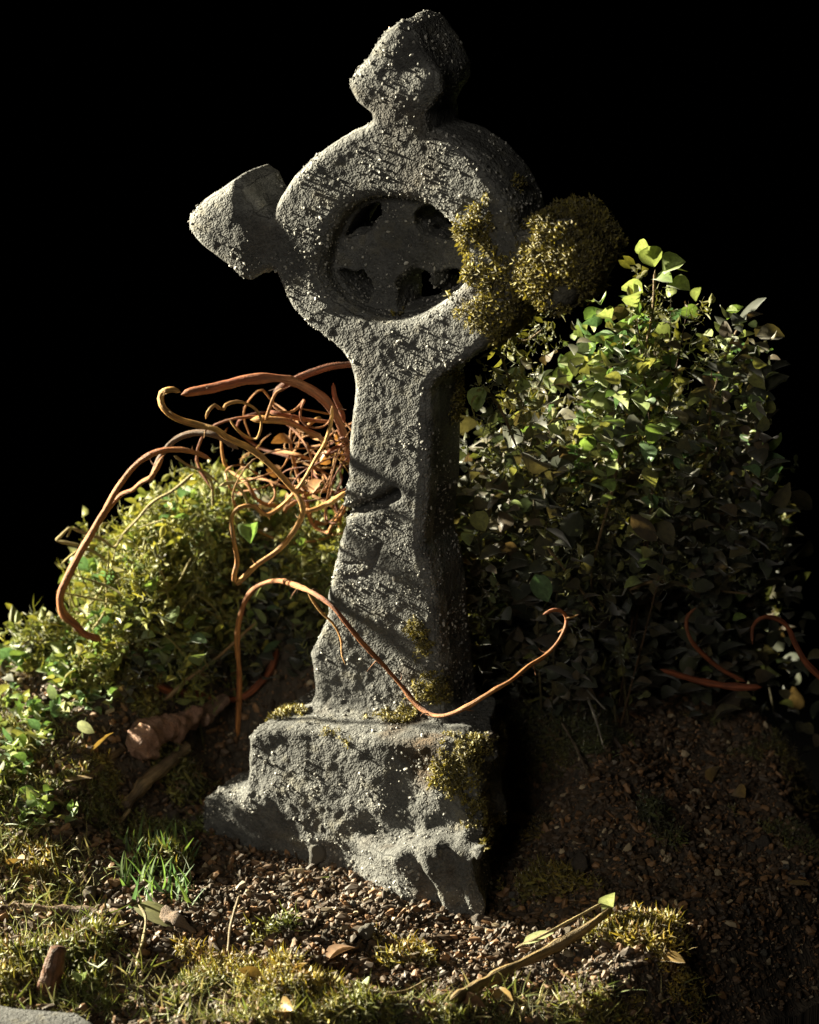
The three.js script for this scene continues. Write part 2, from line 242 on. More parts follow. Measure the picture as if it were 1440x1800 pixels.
// a leaf along +z, upper side +y: outline half-width f(t), cupped and arched
function leafGeo(f, cup, arch, nL = 5, fold = 0) {
  const p = [], uv = [], idx = [];
  for (let i = 0; i <= nL; i++) { const t = i / nL, h = f(t); for (let j = -1; j <= 1; j++) { const s = j * h; p.push(s, cup * s * s * 4 + fold * Math.abs(s) - arch * t * t, t); uv.push(j * 0.5 + 0.5, t); } }
  for (let i = 0; i < nL; i++) for (let j = 0; j < 2; j++) { const a = i * 3 + j, b = a + 3; idx.push(a, b, a + 1, b, b + 1, a + 1); }
  const g = new THREE.BufferGeometry(); g.setAttribute('position', new THREE.Float32BufferAttribute(p, 3)); g.setAttribute('uv', new THREE.Float32BufferAttribute(uv, 2)); g.setIndex(idx); g.computeVertexNormals(); return g;
}
const oval = (w, e = 0.02) => (t) => Math.max(e, w * Math.pow(Math.sin(Math.PI * Math.pow(clamp(t, 0.0001, 0.9999), 0.9)), 0.55));
const LEAVES = [leafGeo(oval(0.36), 0.5, 0.12), leafGeo(oval(0.42), 0.8, -0.1), leafGeo(oval(0.30), 0.3, 0.35, 5, 0.3), leafGeo(oval(0.26), -0.5, 0.3, 6, 0.6), leafGeo(oval(0.45), 0.2, 0.2, 5, 0.25)];
const BLADES = [leafGeo((t) => 0.035 * (1.02 - t), 0, 0.25, 5, 0.4), leafGeo((t) => 0.03 * (1.02 - t * t), 0, 0.6, 6, 0.3), leafGeo((t) => 0.04 * (1.02 - t), 0, -0.15, 4, 0.4)];
const toM = (pos, dir, roll, s, sw = 1) => { const q = new THREE.Quaternion().setFromUnitVectors(V(0, 0, 1), dir.clone().normalize()).multiply(new THREE.Quaternion().setFromAxisAngle(V(0, 0, 1), roll)); return new THREE.Matrix4().compose(pos, q, V(s * sw, s, s)); };
const rdir = (r, up = 0, spread = 1) => { const a = r() * 6.2832, y = r() * 2 - 1, k = Math.sqrt(1 - y * y); return V(k * Math.cos(a) * spread, y * spread + up, k * Math.sin(a) * spread).normalize(); };
// a moss sprig growing along +y, about one unit high
function sprig(seed, n, len) {
  const r = rng(seed), parts = [];
  for (let i = 0; i < n; i++) { const t = (i + 0.5) / n, a = i * 2.4 + r(), el = rr(0.2, 1.1, r); const g = BLADES[i % 3].clone().applyMatrix4(toM(V((r() - 0.5) * 0.25, t * 0.75, (r() - 0.5) * 0.25), V(Math.cos(a), el, Math.sin(a)), r() * 6, len * rr(0.6, 1.2, r), 2.2)); parts.push(g); }
  return mergeGeometries(parts);
}
function cushion(seed, n, len) { // short broad moss leaflets
  const r = rng(seed), parts = [], small = [leafGeo(oval(0.24), 0.6, 0.2, 3), leafGeo(oval(0.3), 0.9, -0.1, 3), leafGeo(oval(0.17), -0.4, 0.3, 3)];
  for (let i = 0; i < n; i++) { const a = i * 2.4 + r(), el = rr(-0.2, 1.2, r); parts.push(small[i % 3].clone().applyMatrix4(toM(V((r() - 0.5) * 0.5, (i + 0.5) / n * 0.7, (r() - 0.5) * 0.5), V(Math.cos(a), el, Math.sin(a)), r() * 6, len * rr(0.5, 1.3, r)))); }
  return mergeGeometries(parts);
}
const SPRIGS = [sprig(1, 7, 0.6), cushion(2, 8, 0.55), sprig(3, 6, 0.7)];
function swarm(name, geos, mat, mats, cols, parent, label) { // many alike small things nobody could count
  geos.forEach((g, k) => {
    const list = mats.map((m, i) => i).filter((i) => i % geos.length === k), im = shade(new THREE.InstancedMesh(g, mat, list.length));
    list.forEach((i, n) => { im.setMatrixAt(n, mats[i]); im.setColorAt(n, cols[i]); });
    im.name = parent ? name : uniq(name); im.userData = { kind: 'stuff' }; if (label) im.userData.label = label;
    (parent ?? scene).add(im);
  });
}
// a stem or root: tube of varying thickness through points
function tube(pts, r0, r1, { seg = 0, sides = 7, rough = 0.12, lump = 0, lf = 330, seed = 1, color = [0.2, 0.09, 0.04], color2 = color, close = true } = {}) {
  const curve = new THREE.CatmullRomCurve3(pts, false, 'centripetal'), L = curve.getLength(); seg = seg || clamp(Math.round(L / 0.0013), 5, 150);
  const fr = curve.computeFrenetFrames(seg), p = [], uv = [], col = [], idx = [];
  for (let i = 0; i <= seg; i++) {
    const t = i / seg, c = curve.getPointAt(t), end = close ? Math.min(1, Math.sqrt(Math.min(t, 1 - t) * seg / 1.5) + 0.02) : 1, bend = 1 + rough * 1.6 * vnoise(t * L * 260, seed, 4);
    for (let j = 0; j <= sides; j++) {
      const a = j / sides * 6.2832, k = mix(r0, r1, t) * end * bend * (1 + rough * vnoise(Math.cos(a) * 1.4 + seed * 3, Math.sin(a) * 1.4, t * L * 500));
      const n = fr.normals[i].clone().multiplyScalar(Math.cos(a)).addScaledVector(fr.binormals[i], Math.sin(a));
      const kk = lump ? k * (1 + lump * fbm((c.x + n.x * k) * lf + seed, (c.y + n.y * k) * lf, (c.z + n.z * k) * lf, 3)) : k;
      p.push(c.x + n.x * kk, c.y + n.y * kk, c.z + n.z * kk); uv.push(j / sides, t * L * 60);
      const m = clamp(0.5 + 0.8 * fbm(t * L * 90 + seed, j * 0.5, seed, 2), 0, 1); for (let q = 0; q < 3; q++) col.push(mix(color[q], color2[q], m));
    }
  }
  for (let i = 0; i < seg; i++) for (let j = 0; j < sides; j++) { const a = i * (sides + 1) + j, b = a + sides + 1; idx.push(a, a + 1, b, b, a + 1, b + 1); }
  const g = new THREE.BufferGeometry(); g.setAttribute('position', new THREE.Float32BufferAttribute(p, 3)); g.setAttribute('uv', new THREE.Float32BufferAttribute(uv, 2)); g.setAttribute('color', new THREE.Float32BufferAttribute(col, 3)); g.setIndex(idx); g.computeVertexNormals(); return g;
}
const PXM = HALF / 900; // metres of one photo pixel at the cross

// grains of sand stuck on the stone
{
  const r = rng(44), mats = [], cols = [];
  for (let i = 0; i < 30000; i++) { const [p, n] = onCross(r); if (n.z < -0.3 || fbm(p.x * 110, p.y * 110, p.z * 110, 3) < rr(-0.5, 0.6, r)) continue; const s = 0.00015 + 0.0003 * Math.pow(r(), 4), l = 0.07 + 0.42 * Math.pow(r(), 1.7); mats.push(toM(p.addScaledVector(n, s * 0.1), rdir(r), r() * 6, s, rr(0.5, 2.2, r))); cols.push(rgb(l, l * 0.97, l * 0.9)); }
  swarm('grit', [grain(1), grain(2), grain(3)], M.grit, mats, cols, cross);
}
// moss on the stone
{
  const r = rng(45), mats = [], cols = [], m4 = new THREE.Matrix4(), blobs = [[1010, 440, 95, 100, 1], [870, 450, 70, 130, 0.8], [860, 360, 40, 50, 0.6], [880, 560, 70, 60, 0.7], [950, 500, 80, 70, 1], [700, 555, 22, 14, 0.5], [520, 1258, 60, 26, 0.6], [745, 1150, 32, 60, 0.6], [745, 1215, 40, 40, 0.5], [840, 1320, 90, 70, 0.8], [870, 1420, 50, 80, 0.7], [700, 1262, 110, 24, 0.6], [640, 1290, 120, 24, 0.28], [475, 1250, 40, 25, 0.8], [800, 690, 20, 40, 0.4]];
  for (let i = 0; i < 260000 && mats.length < 11000; i++) {
    const [p, n] = onCross(r); if (n.z < -0.6) continue;
    const q = p.clone().applyMatrix4(cross.matrixWorld), [px, py] = toPx(q);
    let d = 0; for (const [x, y, a, b, k] of blobs) d = Math.max(d, k * (1.25 - Math.hypot((px - x) / a, (py - y) / b)));
    const nn = fbm(p.x * 130, p.y * 130, p.z * 130, 3); if (d <= 0 || r() > sstep(d * 1.05 + 0.85 * nn, 0.3, 1.0)) continue;
    const arm = px > 780 && py < 640, s = (arm ? rr(0.0007, 0.0019, r) : rr(0.0007, 0.0016, r)), up = n.clone().addScaledVector(rdir(r), 0.9).normalize();
    const M0 = new THREE.Matrix4().compose(p.addScaledVector(n, arm ? 0.0014 * r() * Math.max(0, nn) : 0), new THREE.Quaternion().setFromUnitVectors(V(0, 1, 0), up), V(s, s, s)); mats.push(M0);
    const g = r(), l = rr(0.45, 1.2, r); cols.push(rgb(mix(0.17, 0.38, g) * l, mix(0.135, 0.31, g) * l, 0.035 * l));
  }
  swarm('moss', [cushion(5, 9, 0.5), cushion(6, 7, 0.6), sprig(3, 6, 0.7)], M.moss, mats, cols, cross);
}
// ───────────────────────── roots and tendrils ─────────────────────────
const RED = [0.30, 0.075, 0.022], TAN = [0.50, 0.21, 0.05], GOLD = [0.64, 0.37, 0.09], GREY = [0.14, 0.09, 0.06];
function vine(name, label, pts, z, r0, r1, c1, c2, opt = {}) { // pts in photo pixels; z one depth or a pair from first to last point, or a list
  const P = z === 'ground' ? pts.map(([x, y]) => onGround(x, y + 6, (opt.lift ?? 0.5) * r0 * PXM)) : pts.map(([x, y], i) => at(x, y, Array.isArray(z) ? (z.length > 2 ? z[i] : mix(z[0], z[1], i / (pts.length - 1))) : z + 0.002 * vnoise(i * 0.9, r0 * 1e4, 3)));
  const hr = rng(Math.round(pts[0][0] * 7 + pts[0][1])), hairs = [], cv = new THREE.CatmullRomCurve3(P, false, 'centripetal');
  if (r0 > 4.4) for (let i = 0, n = Math.round(cv.getLength() / 0.007); i < n; i++) { const q = cv.getPointAt(hr()), d = rdir(hr), l = rr(0.0008, 0.0038, hr); hairs.push(tube([q, q.clone().addScaledVector(d, l * 0.5), q.clone().addScaledVector(d, l).add(rdir(hr).multiplyScalar(l * 0.4))], rr(0.9, 2, hr) * PXM, 0.5 * PXM, { color: c1, color2: c2, seed: i, sides: 4, seg: 5 })); }
  return top(name, mergeGeometries([tube(P, r0 * PXM, r1 * PXM, { color: c1, color2: c2, seed: pts[0][0] * 0.37, ...opt }), ...hairs]), M.bark, label, opt.cat ?? 'root', opt.group);
}
vine('root', 'thick red-brown root arching from upper left down behind the shaft', [[318, 694], [345, 687], [378, 682], [427, 669], [489, 665], [533, 678], [573, 705], [594, 738], [607, 772], [616, 815]], [-0.022, -0.032], 9.5, 8, RED, [0.34, 0.15, 0.06], { rough: 0.16 });
vine('root', 'long pale golden tendril looping round the tangle and hanging in a pointed loop', [[318, 690], [300, 684], [284, 692], [283, 706], [295, 725], [320, 739], [352, 748], [380, 755], [400, 769], [444, 791], [480, 822], [514, 860], [532, 888], [528, 914], [494, 962], [450, 994], [414, 1026], [412, 1010], [417, 990], [410, 944], [407, 910], [421, 892], [444, 889], [467, 905], [490, 893], [524, 858], [556, 804], [571, 778], [582, 742], [584, 712]], -0.016, 6.2, 3.2, GOLD, TAN);
vine('root', 'thin golden tendril curled into a ring below the thick root', [[362, 737], [367, 722], [378, 712], [391, 722], [396, 713], [418, 706], [445, 716], [459, 736], [455, 766], [445, 772], [420, 758], [402, 735]], -0.019, 3.4, 2.4, GOLD, TAN);
vine('root', 'grey-brown root arching low over the left herbs into a forked tip', [[420, 790], [384, 766], [340, 761], [308, 773], [286, 797], [271, 830], [262, 852]], -0.03, 7, 5, GREY, [0.25, 0.13, 0.07]);
vine('root', 'long golden-brown root arc sweeping down the far left side', [[372, 808], [342, 795], [311, 790], [276, 794], [244, 813], [213, 849], [187, 893], [164, 933], [138, 978], [116, 1022], [106, 1050], [112, 1080], [133, 1098], [148, 1114], [180, 1126]], [-0.024, -0.032], 5, 8.5, TAN, RED);
vine('root', 'short side strand splitting from the golden-brown arc at left', [[288, 800], [266, 838], [249, 848], [232, 862], [216, 868], [192, 893], [172, 925]], [-0.028, -0.04], 5, 4, TAN, RED);
vine('root', 'dark red root rising behind the cross just above the thick arch', [[480, 690], [520, 666], [547, 655], [578, 645], [613, 641], [650, 640]], [-0.036, -0.04], 7, 7, [0.16, 0.06, 0.03], RED);
vine('root', 'pale flat root running right inside the tangle', [[440, 738], [467, 737], [511, 743], [540, 758], [562, 768], [575, 790]], -0.03, 7.5, 4.5, GOLD, RED);
vine('root', 'slender root crossing the upper part of the tangle', [[470, 722], [490, 728], [540, 738], [586, 742]], -0.034, 5, 4, TAN, RED);
vine('root', 'short upright red stub beside the shaft', [[586, 672], [588, 695], [600, 722], [606, 745]], -0.034, 5, 6, RED, RED);
vine('root', 'tan root end running right from the pointed loop to the shaft', [[528, 893], [545, 898], [569, 889], [590, 878], [612, 862]], -0.02, 5, 5, GOLD, TAN);
vine('root', 'thin forked tendril linking the thick arch to the tangle', [[466, 740], [474, 718], [484, 692], [497, 682]], -0.028, 4, 3, TAN, GOLD);
vine('root', 'fine tendril in two open circles under the thick arch', [[484, 690], [478, 708], [492, 722], [512, 724], [528, 712], [537, 700], [528, 722], [532, 742], [550, 752], [572, 748], [583, 730], [578, 712]], -0.03, 2.4, 2, TAN, RED);
const ZV = -0.03; // where its left end stands in the earth
vine('root', 'long root arching over in front of the shaft and down to its right foot', [[418, 1296], [421, 1190], [417, 1117], [423, 1080], [435, 1049], [457, 1029], [485, 1021], [520, 1029], [556, 1046], [585, 1067], [610, 1097], [640, 1133], [674, 1169], [704, 1203], [732, 1239], [758, 1256], [785, 1257], [820, 1243], [858, 1220], [900, 1195], [930, 1171], [964, 1148], [988, 1117], [996, 1090], [990, 1076], [974, 1072], [953, 1081]], [ZV, ZV, ZV, ZV, ZV, ZV * 0.9, ZV * 0.7, ZV * 0.3 + 0.003, 0.006, 0.0115, 0.014, 0.015, 0.016, 0.017, 0.02, 0.024, 0.028, 0.03, 0.03, 0.028, 0.024, 0.02, 0.018, 0.016, 0.016, 0.016, 0.016], 5.5, 4, TAN, RED, { seg: 190, rough: 0.16 });
vine('root', 'fine side tendril hanging from the long root across the shaft', [[540, 1040], [563, 1074], [588, 1099], [600, 1126], [601, 1150], [608, 1170]], [0.007, 0.016], 3, 1.6, GOLD, TAN);
vine('root', 'tiny twig tip on the curled right end of the long root', [[994, 1087], [1005, 1085], [1018, 1080]], 0.016, 2.6, 1.6, GOLD, TAN);
vine('root', 'smooth red-brown root lying curved left of the plinth', [[272, 1216], [300, 1230], [343, 1243], [390, 1248], [428, 1243], [458, 1228], [476, 1200], [489, 1164]], 'ground', 8.5, 6.5, RED, [0.34, 0.11, 0.04], { lift: 2.6 });
vine('twig', 'thin straight pale twig leaning over the red root left of the plinth', [[288, 1232], [330, 1195], [383, 1155], [452, 1092]], [onGround(288, 1232).z + 0.003, onGround(288, 1232).z], 4.2, 2.4, [0.34, 0.25, 0.13], TAN, { cat: 'twig' });
vine('root', 'hooked reddish tendril at right rising from the red stick', [[1224, 1068], [1208, 1084], [1207, 1104], [1214, 1124], [1238, 1152], [1272, 1179], [1312, 1199]], -0.016, 3.5, 5, RED, [0.30, 0.12, 0.05]);
vine('stick', 'short red stick lying at right with a hooked tendril over it', [[1160, 1176], [1222, 1195], [1289, 1207], [1340, 1208]], -0.018, 5.5, 8, RED, [0.3, 0.08, 0.03], { cat: 'stick' });
vine('root', 'hooked reddish root at the right edge of the picture', [[1323, 1134], [1323, 1104], [1338, 1086], [1360, 1086], [1382, 1099], [1397, 1130], [1416, 1164], [1446, 1196], [1470, 1240]], -0.012, 3.2, 7, RED, [0.30, 0.10, 0.04]);
{ // the tangle of fine roots beside the shaft
  const r = rng(303), parts = [];
  for (let i = 0; i < 46; i++) {
    const cx = rr(430, 650, r), cy = rr(745, 900, r) - (cx < 480 ? 20 : 0), z = rr(-0.065, -0.028, r), a0 = r() * 6.28, rad = rr(25, 110, r), turn = rr(1.2, 4.4, r), sq = rr(0.2, 0.8, r), tilt = r() * 3.14, P = [];
    for (let k = 0; k < 7; k++) { const a = a0 + turn * k / 6, x = Math.cos(a) * rad, y = Math.sin(a) * rad * sq; P.push(at(cx + x * Math.cos(tilt) - y * Math.sin(tilt) + rr(-8, 8, r), cy + x * Math.sin(tilt) + y * Math.cos(tilt) + rr(-6, 6, r), z + rr(-0.006, 0.006, r))); }
    const c = r(); parts.push(tube(P, (1.5 + 4 * Math.pow(r(), 2.2)) * PXM, rr(1, 2.4, r) * PXM, { color: c < 0.4 ? RED : TAN, color2: c < 0.3 ? [0.14, 0.04, 0.02] : c > 0.6 ? GOLD : TAN, seed: i, sides: 6, seg: 22 }));
  }
  const t = top('root_tangle', mergeGeometries(parts), M.bark, 'tangled mass of fine red and tan roots left of the shaft', 'roots', undefined, 'stuff');
}

// ───────────────────────── herbs ─────────────────────────
const inside = (p, x, y) => { let s = false; for (let i = 0, j = p.length - 1; i < p.length; j = i++) if ((p[i][1] > y) !== (p[j][1] > y) && x < (p[j][0] - p[i][0]) * (y - p[i][1]) / (p[j][1] - p[i][1]) + p[i][0]) s = !s; return s; };
const GREENS = [[0.20, 0.30, 0.055], [0.16, 0.27, 0.055], [0.24, 0.32, 0.075], [0.30, 0.36, 0.10], [0.11, 0.21, 0.075], [0.27, 0.27, 0.06]];
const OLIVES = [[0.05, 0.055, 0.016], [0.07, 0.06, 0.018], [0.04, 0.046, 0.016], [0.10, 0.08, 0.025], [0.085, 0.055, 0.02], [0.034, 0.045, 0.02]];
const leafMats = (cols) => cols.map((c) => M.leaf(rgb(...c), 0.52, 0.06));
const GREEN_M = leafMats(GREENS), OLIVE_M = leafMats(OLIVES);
const stemMat = M.bark;
const TUFT = []; // small spiky side shoots along the stems
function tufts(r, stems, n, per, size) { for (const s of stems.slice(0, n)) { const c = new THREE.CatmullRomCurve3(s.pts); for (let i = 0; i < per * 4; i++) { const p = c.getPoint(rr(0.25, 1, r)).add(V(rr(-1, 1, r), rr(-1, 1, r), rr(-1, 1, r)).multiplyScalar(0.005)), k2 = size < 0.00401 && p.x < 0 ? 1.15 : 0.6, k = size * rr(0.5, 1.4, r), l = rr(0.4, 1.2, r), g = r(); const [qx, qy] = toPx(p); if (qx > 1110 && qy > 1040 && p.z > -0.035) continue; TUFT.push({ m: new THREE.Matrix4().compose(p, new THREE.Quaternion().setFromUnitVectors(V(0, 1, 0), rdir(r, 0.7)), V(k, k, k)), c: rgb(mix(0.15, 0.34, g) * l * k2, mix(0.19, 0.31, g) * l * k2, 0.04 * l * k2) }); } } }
// stems: list of { pts, r, c }, leaves: list of { m (world matrix), c (index), k (shape), old }
function herb(name, label, base, stems, leaves, group) {
  const g = thing(name, base, label, 'plant', group), inv = new THREE.Matrix4().makeTranslation(-base.x, -base.y, -base.z);
  stems.forEach((s, i) => mesh('stem', tube(s.pts.map((p) => p.clone().sub(base)), s.r, s.r * 0.55, { color: s.c, color2: s.c2 ?? s.c, seed: i, sides: 5, seg: s.seg ?? 14, rough: 0.1 }), stemMat, g));
  leaves.sort((a, b) => b.w - a.w);
  leaves.slice(0, 300).forEach((l) => { const m = mesh('leaf', LEAVES[l.k], (l.darkTone ? OLIVE_M : GREEN_M)[l.c], g); inv.clone().multiply(l.m).decompose(m.position, m.quaternion, m.scale); });
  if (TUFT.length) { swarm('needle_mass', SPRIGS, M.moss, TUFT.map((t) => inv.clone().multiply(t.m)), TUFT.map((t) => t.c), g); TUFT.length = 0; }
  const rest = leaves.slice(300); if (rest.length) swarm('leaf_mass', [LEAVES[0], LEAVES[2], LEAVES[4]], M.moss, rest.map((l) => inv.clone().multiply(l.m)), rest.map((l) => rgb(...(l.darkTone ? OLIVES : GREENS)[l.c])), g);
  return g;
}
function sprayLeaves(r, leaves, curve, n, t0, size, darkTone, weight = 0) { // leaves in loose pairs along a stem
  for (let i = 0; i < n; i++) {
    const t = mix(t0, 1, (i + 0.5 * r()) / n), p = curve.getPoint(Math.min(1, t)), tg = curve.getTangent(Math.min(1, t)), a = i * 2.4 + r() * 1.2;
    { const [qx, qy] = toPx(p); if ((qx > 1120 && qy > 1050 && p.z > -0.032) || (!darkTone && qx > 408 && qx < 600 && qy > 1040 && p.z > -0.045) || (qx > 230 && qx < 600 && qy > 1205)) continue; }
    const side = V(Math.cos(a), 0.2, Math.sin(a)), d = side.addScaledVector(tg, rr(0.1, 0.8, r)).normalize(), s = size * rr(0.6, 1.25, r) * (t > 0.9 ? 0.75 : 1);
    leaves.push({ m: toM(p, d, rr(-0.8, 0.8, r) + (r() < 0.15 ? 3.1 : 0), s), c: Math.floor(r() * 6), k: Math.floor(r() * 5), darkTone, w: s * (1 + weight) * rr(0.7, 1.3, r) * (1 + 3 * (p.z + 0.06)) });
  }
}
{ // the bushy herb at right, behind the cross
  const r = rng(501), area = [[925, 640], [962, 588], [1045, 518], [1095, 492], [1180, 480], [1240, 520], [1310, 525], [1372, 592], [1325, 640], [1325, 700], [1305, 790], [1385, 830], [1400, 900], [1365, 960], [1345, 1060], [1330, 1190], [1100, 1190], [900, 1170], [820, 1100], [700, 1050], [690, 690], [800, 690], [880, 720]];
  const stems = [], leaves = [];
  for (let i = 0; i < 330; i++) {
    let px, py; do { px = rr(690, 1400, r); py = rr(480, 1170, r); } while (!inside(area, px, py));
    const upper = py < 610, z = upper ? rr(-0.05, -0.008, r) : rr(-0.075, -0.012, r), tip = at(px, py, z), gx = clamp(tip.x + rr(-0.02, 0.012, r), 0.004, 0.105), gz = mix(z, -0.042, 0.4) + rr(-0.01, 0.01, r), root = V(gx, H(gx, gz) - 0.002, gz);
    const midp = root.clone().lerp(tip, 0.55).add(V(rr(-0.006, 0.006, r), 0.004, rr(-0.006, 0.006, r))), pts = [root, midp, tip], c = new THREE.CatmullRomCurve3(pts);
    if (i < 60 && (toPx(root)[0] < 1110 || root.z < -0.045)) stems.push({ pts, r: rr(0.00018, 0.00034, r), c: r() < 0.4 ? [0.16, 0.09, 0.04] : [0.12, 0.10, 0.035] });
    sprayLeaves(r, leaves, c, Math.round(rr(11, 20, r)), upper ? 0.5 : 0.15, upper ? rr(0.0036, 0.0064, r) : rr(0.0038, 0.0072, r), !upper ? r() < 0.97 : r() < 0.42, upper ? 0.5 : 0);  // lower leaves mostly take the dark palette: bush shade put into their colour
  }
  for (const [pts, z] of [[[[1251, 650], [1249, 720], [1244, 790], [1227, 890]], -0.02], [[[1090, 790], [1075, 870], [1055, 940], [1040, 1010], [1042, 1060]], -0.02], [[[1270, 735], [1266, 790], [1250, 830], [1240, 860]], -0.022], [[[960, 960], [1000, 1010], [1050, 1075]], -0.015], [[[1100, 1040], [1150, 1022], [1230, 1035], [1325, 1045]], -0.02], [[[1335, 860], [1338, 930], [1345, 985]], -0.03], [[[1260, 900], [1300, 905], [1330, 890]], -0.03], [[[890, 585], [920, 600], [960, 575]], -0.02], [[[850, 678], [880, 720], [910, 790]], -0.006], [[[880, 618], [893, 660], [925, 720]], -0.011], [[[1152, 472], [1148, 540], [1130, 640]], -0.02], [[[1300, 572], [1270, 640], [1240, 740]], -0.031], [[[1392, 868], [1340, 850], [1290, 860]], -0.035]])
    stems.push({ pts: pts.map(([x, y]) => at(x, y, z)), r: 0.00045, c: [0.24, 0.16, 0.07] });
  const lf = (px, py, z, dx, dy, dz, s, c, k, roll = 0, darkTone = false) => leaves.push({ m: toM(at(px, py, z), V(dx, dy, dz), roll, s), c, k, darkTone, w: 9 });
  lf(1150, 470, -0.02, -0.3, 1, 0.2, 0.0062, 3, 4, 0.3); lf(1165, 478, -0.018, 0.9, 0.45, 0.3, 0.0062, 2, 1, 1.2); lf(1150, 490, -0.02, 0.6, 0.2, 0.8, 0.006, 0, 0, 0.5); lf(1130, 515, -0.018, -0.8, 0.4, 0.3, 0.006, 3, 0, 0.8);
  lf(1140, 448, -0.021, -0.5, 0.8, 0.3, 0.005, 3, 0, 1.0); lf(1175, 500, -0.018, 0.7, 0.1, 0.6, 0.0058, 3, 4, 0.4); lf(1120, 540, -0.016, 0.2, 0.8, 0.6, 0.006, 3, 1, 0.9); lf(1075, 560, -0.014, -0.6, 0.5, 0.5, 0.005, 3, 4, 0.6); lf(1045, 530, -0.015, -0.2, 0.7, 0.6, 0.005, 3, 1, 1); lf(1300, 570, -0.03, 0.5, 1, 0.1, 0.0085, 5, 3, 1.3, true); lf(1330, 590, -0.03, 1, 0.1, 0.2, 0.0065, 3, 0, 0.7, true); lf(1390, 865, -0.035, 0.9, -0.6, 0.2, 0.0068, 3, 2, 0.6, true); lf(1300, 700, -0.03, 0.9, 0.5, 0.3, 0.007, 0, 4, 0.6, true); lf(1280, 790, -0.03, 0.9, -0.3, 0.3, 0.006, 3, 0, 0.9, true);
  lf(905, 690, -0.01, 0.5, 0.5, 0.5, 0.0052, 3, 4, 0.9); lf(975, 745, -0.01, 0.2, -0.3, 0.6, 0.0045, 3, 1, 0.4); lf(850, 680, -0.004, -0.4, -0.9, 0.4, 0.0058, 2, 4, 0.3); lf(880, 615, -0.01, 0.3, 0.9, 0.4, 0.005, 4, 1, 0.5); lf(1150, 920, -0.015, 0.5, -0.4, 0.5, 0.007, 3, 0, 0.2, true); lf(1110, 905, -0.012, 0.8, -0.8, 0.3, 0.0085, 4, 3, 0.6, true);
  lf(940, 1010, -0.01, 0.4, -0.7, 0.4, 0.007, 4, 0, 0.3); lf(820, 870, -0.004, 0.5, 0.6, 0.5, 0.005, 5, 4, 0.3); lf(835, 900, -0.004, 0.4, -0.6, 0.6, 0.005, 5, 4, 0.3); lf(825, 960, -0.004, 0.3, 0.7, 0.5, 0.0045, 2, 1, 0.3);
  tufts(r, stems, 60, 9, 0.0040);
  herb('leafy_herb', 'tall bushy small-leaved herb behind the right side of the cross, lit at its top', V(0.06, H(0.06, -0.045), -0.045), stems, leaves);
}
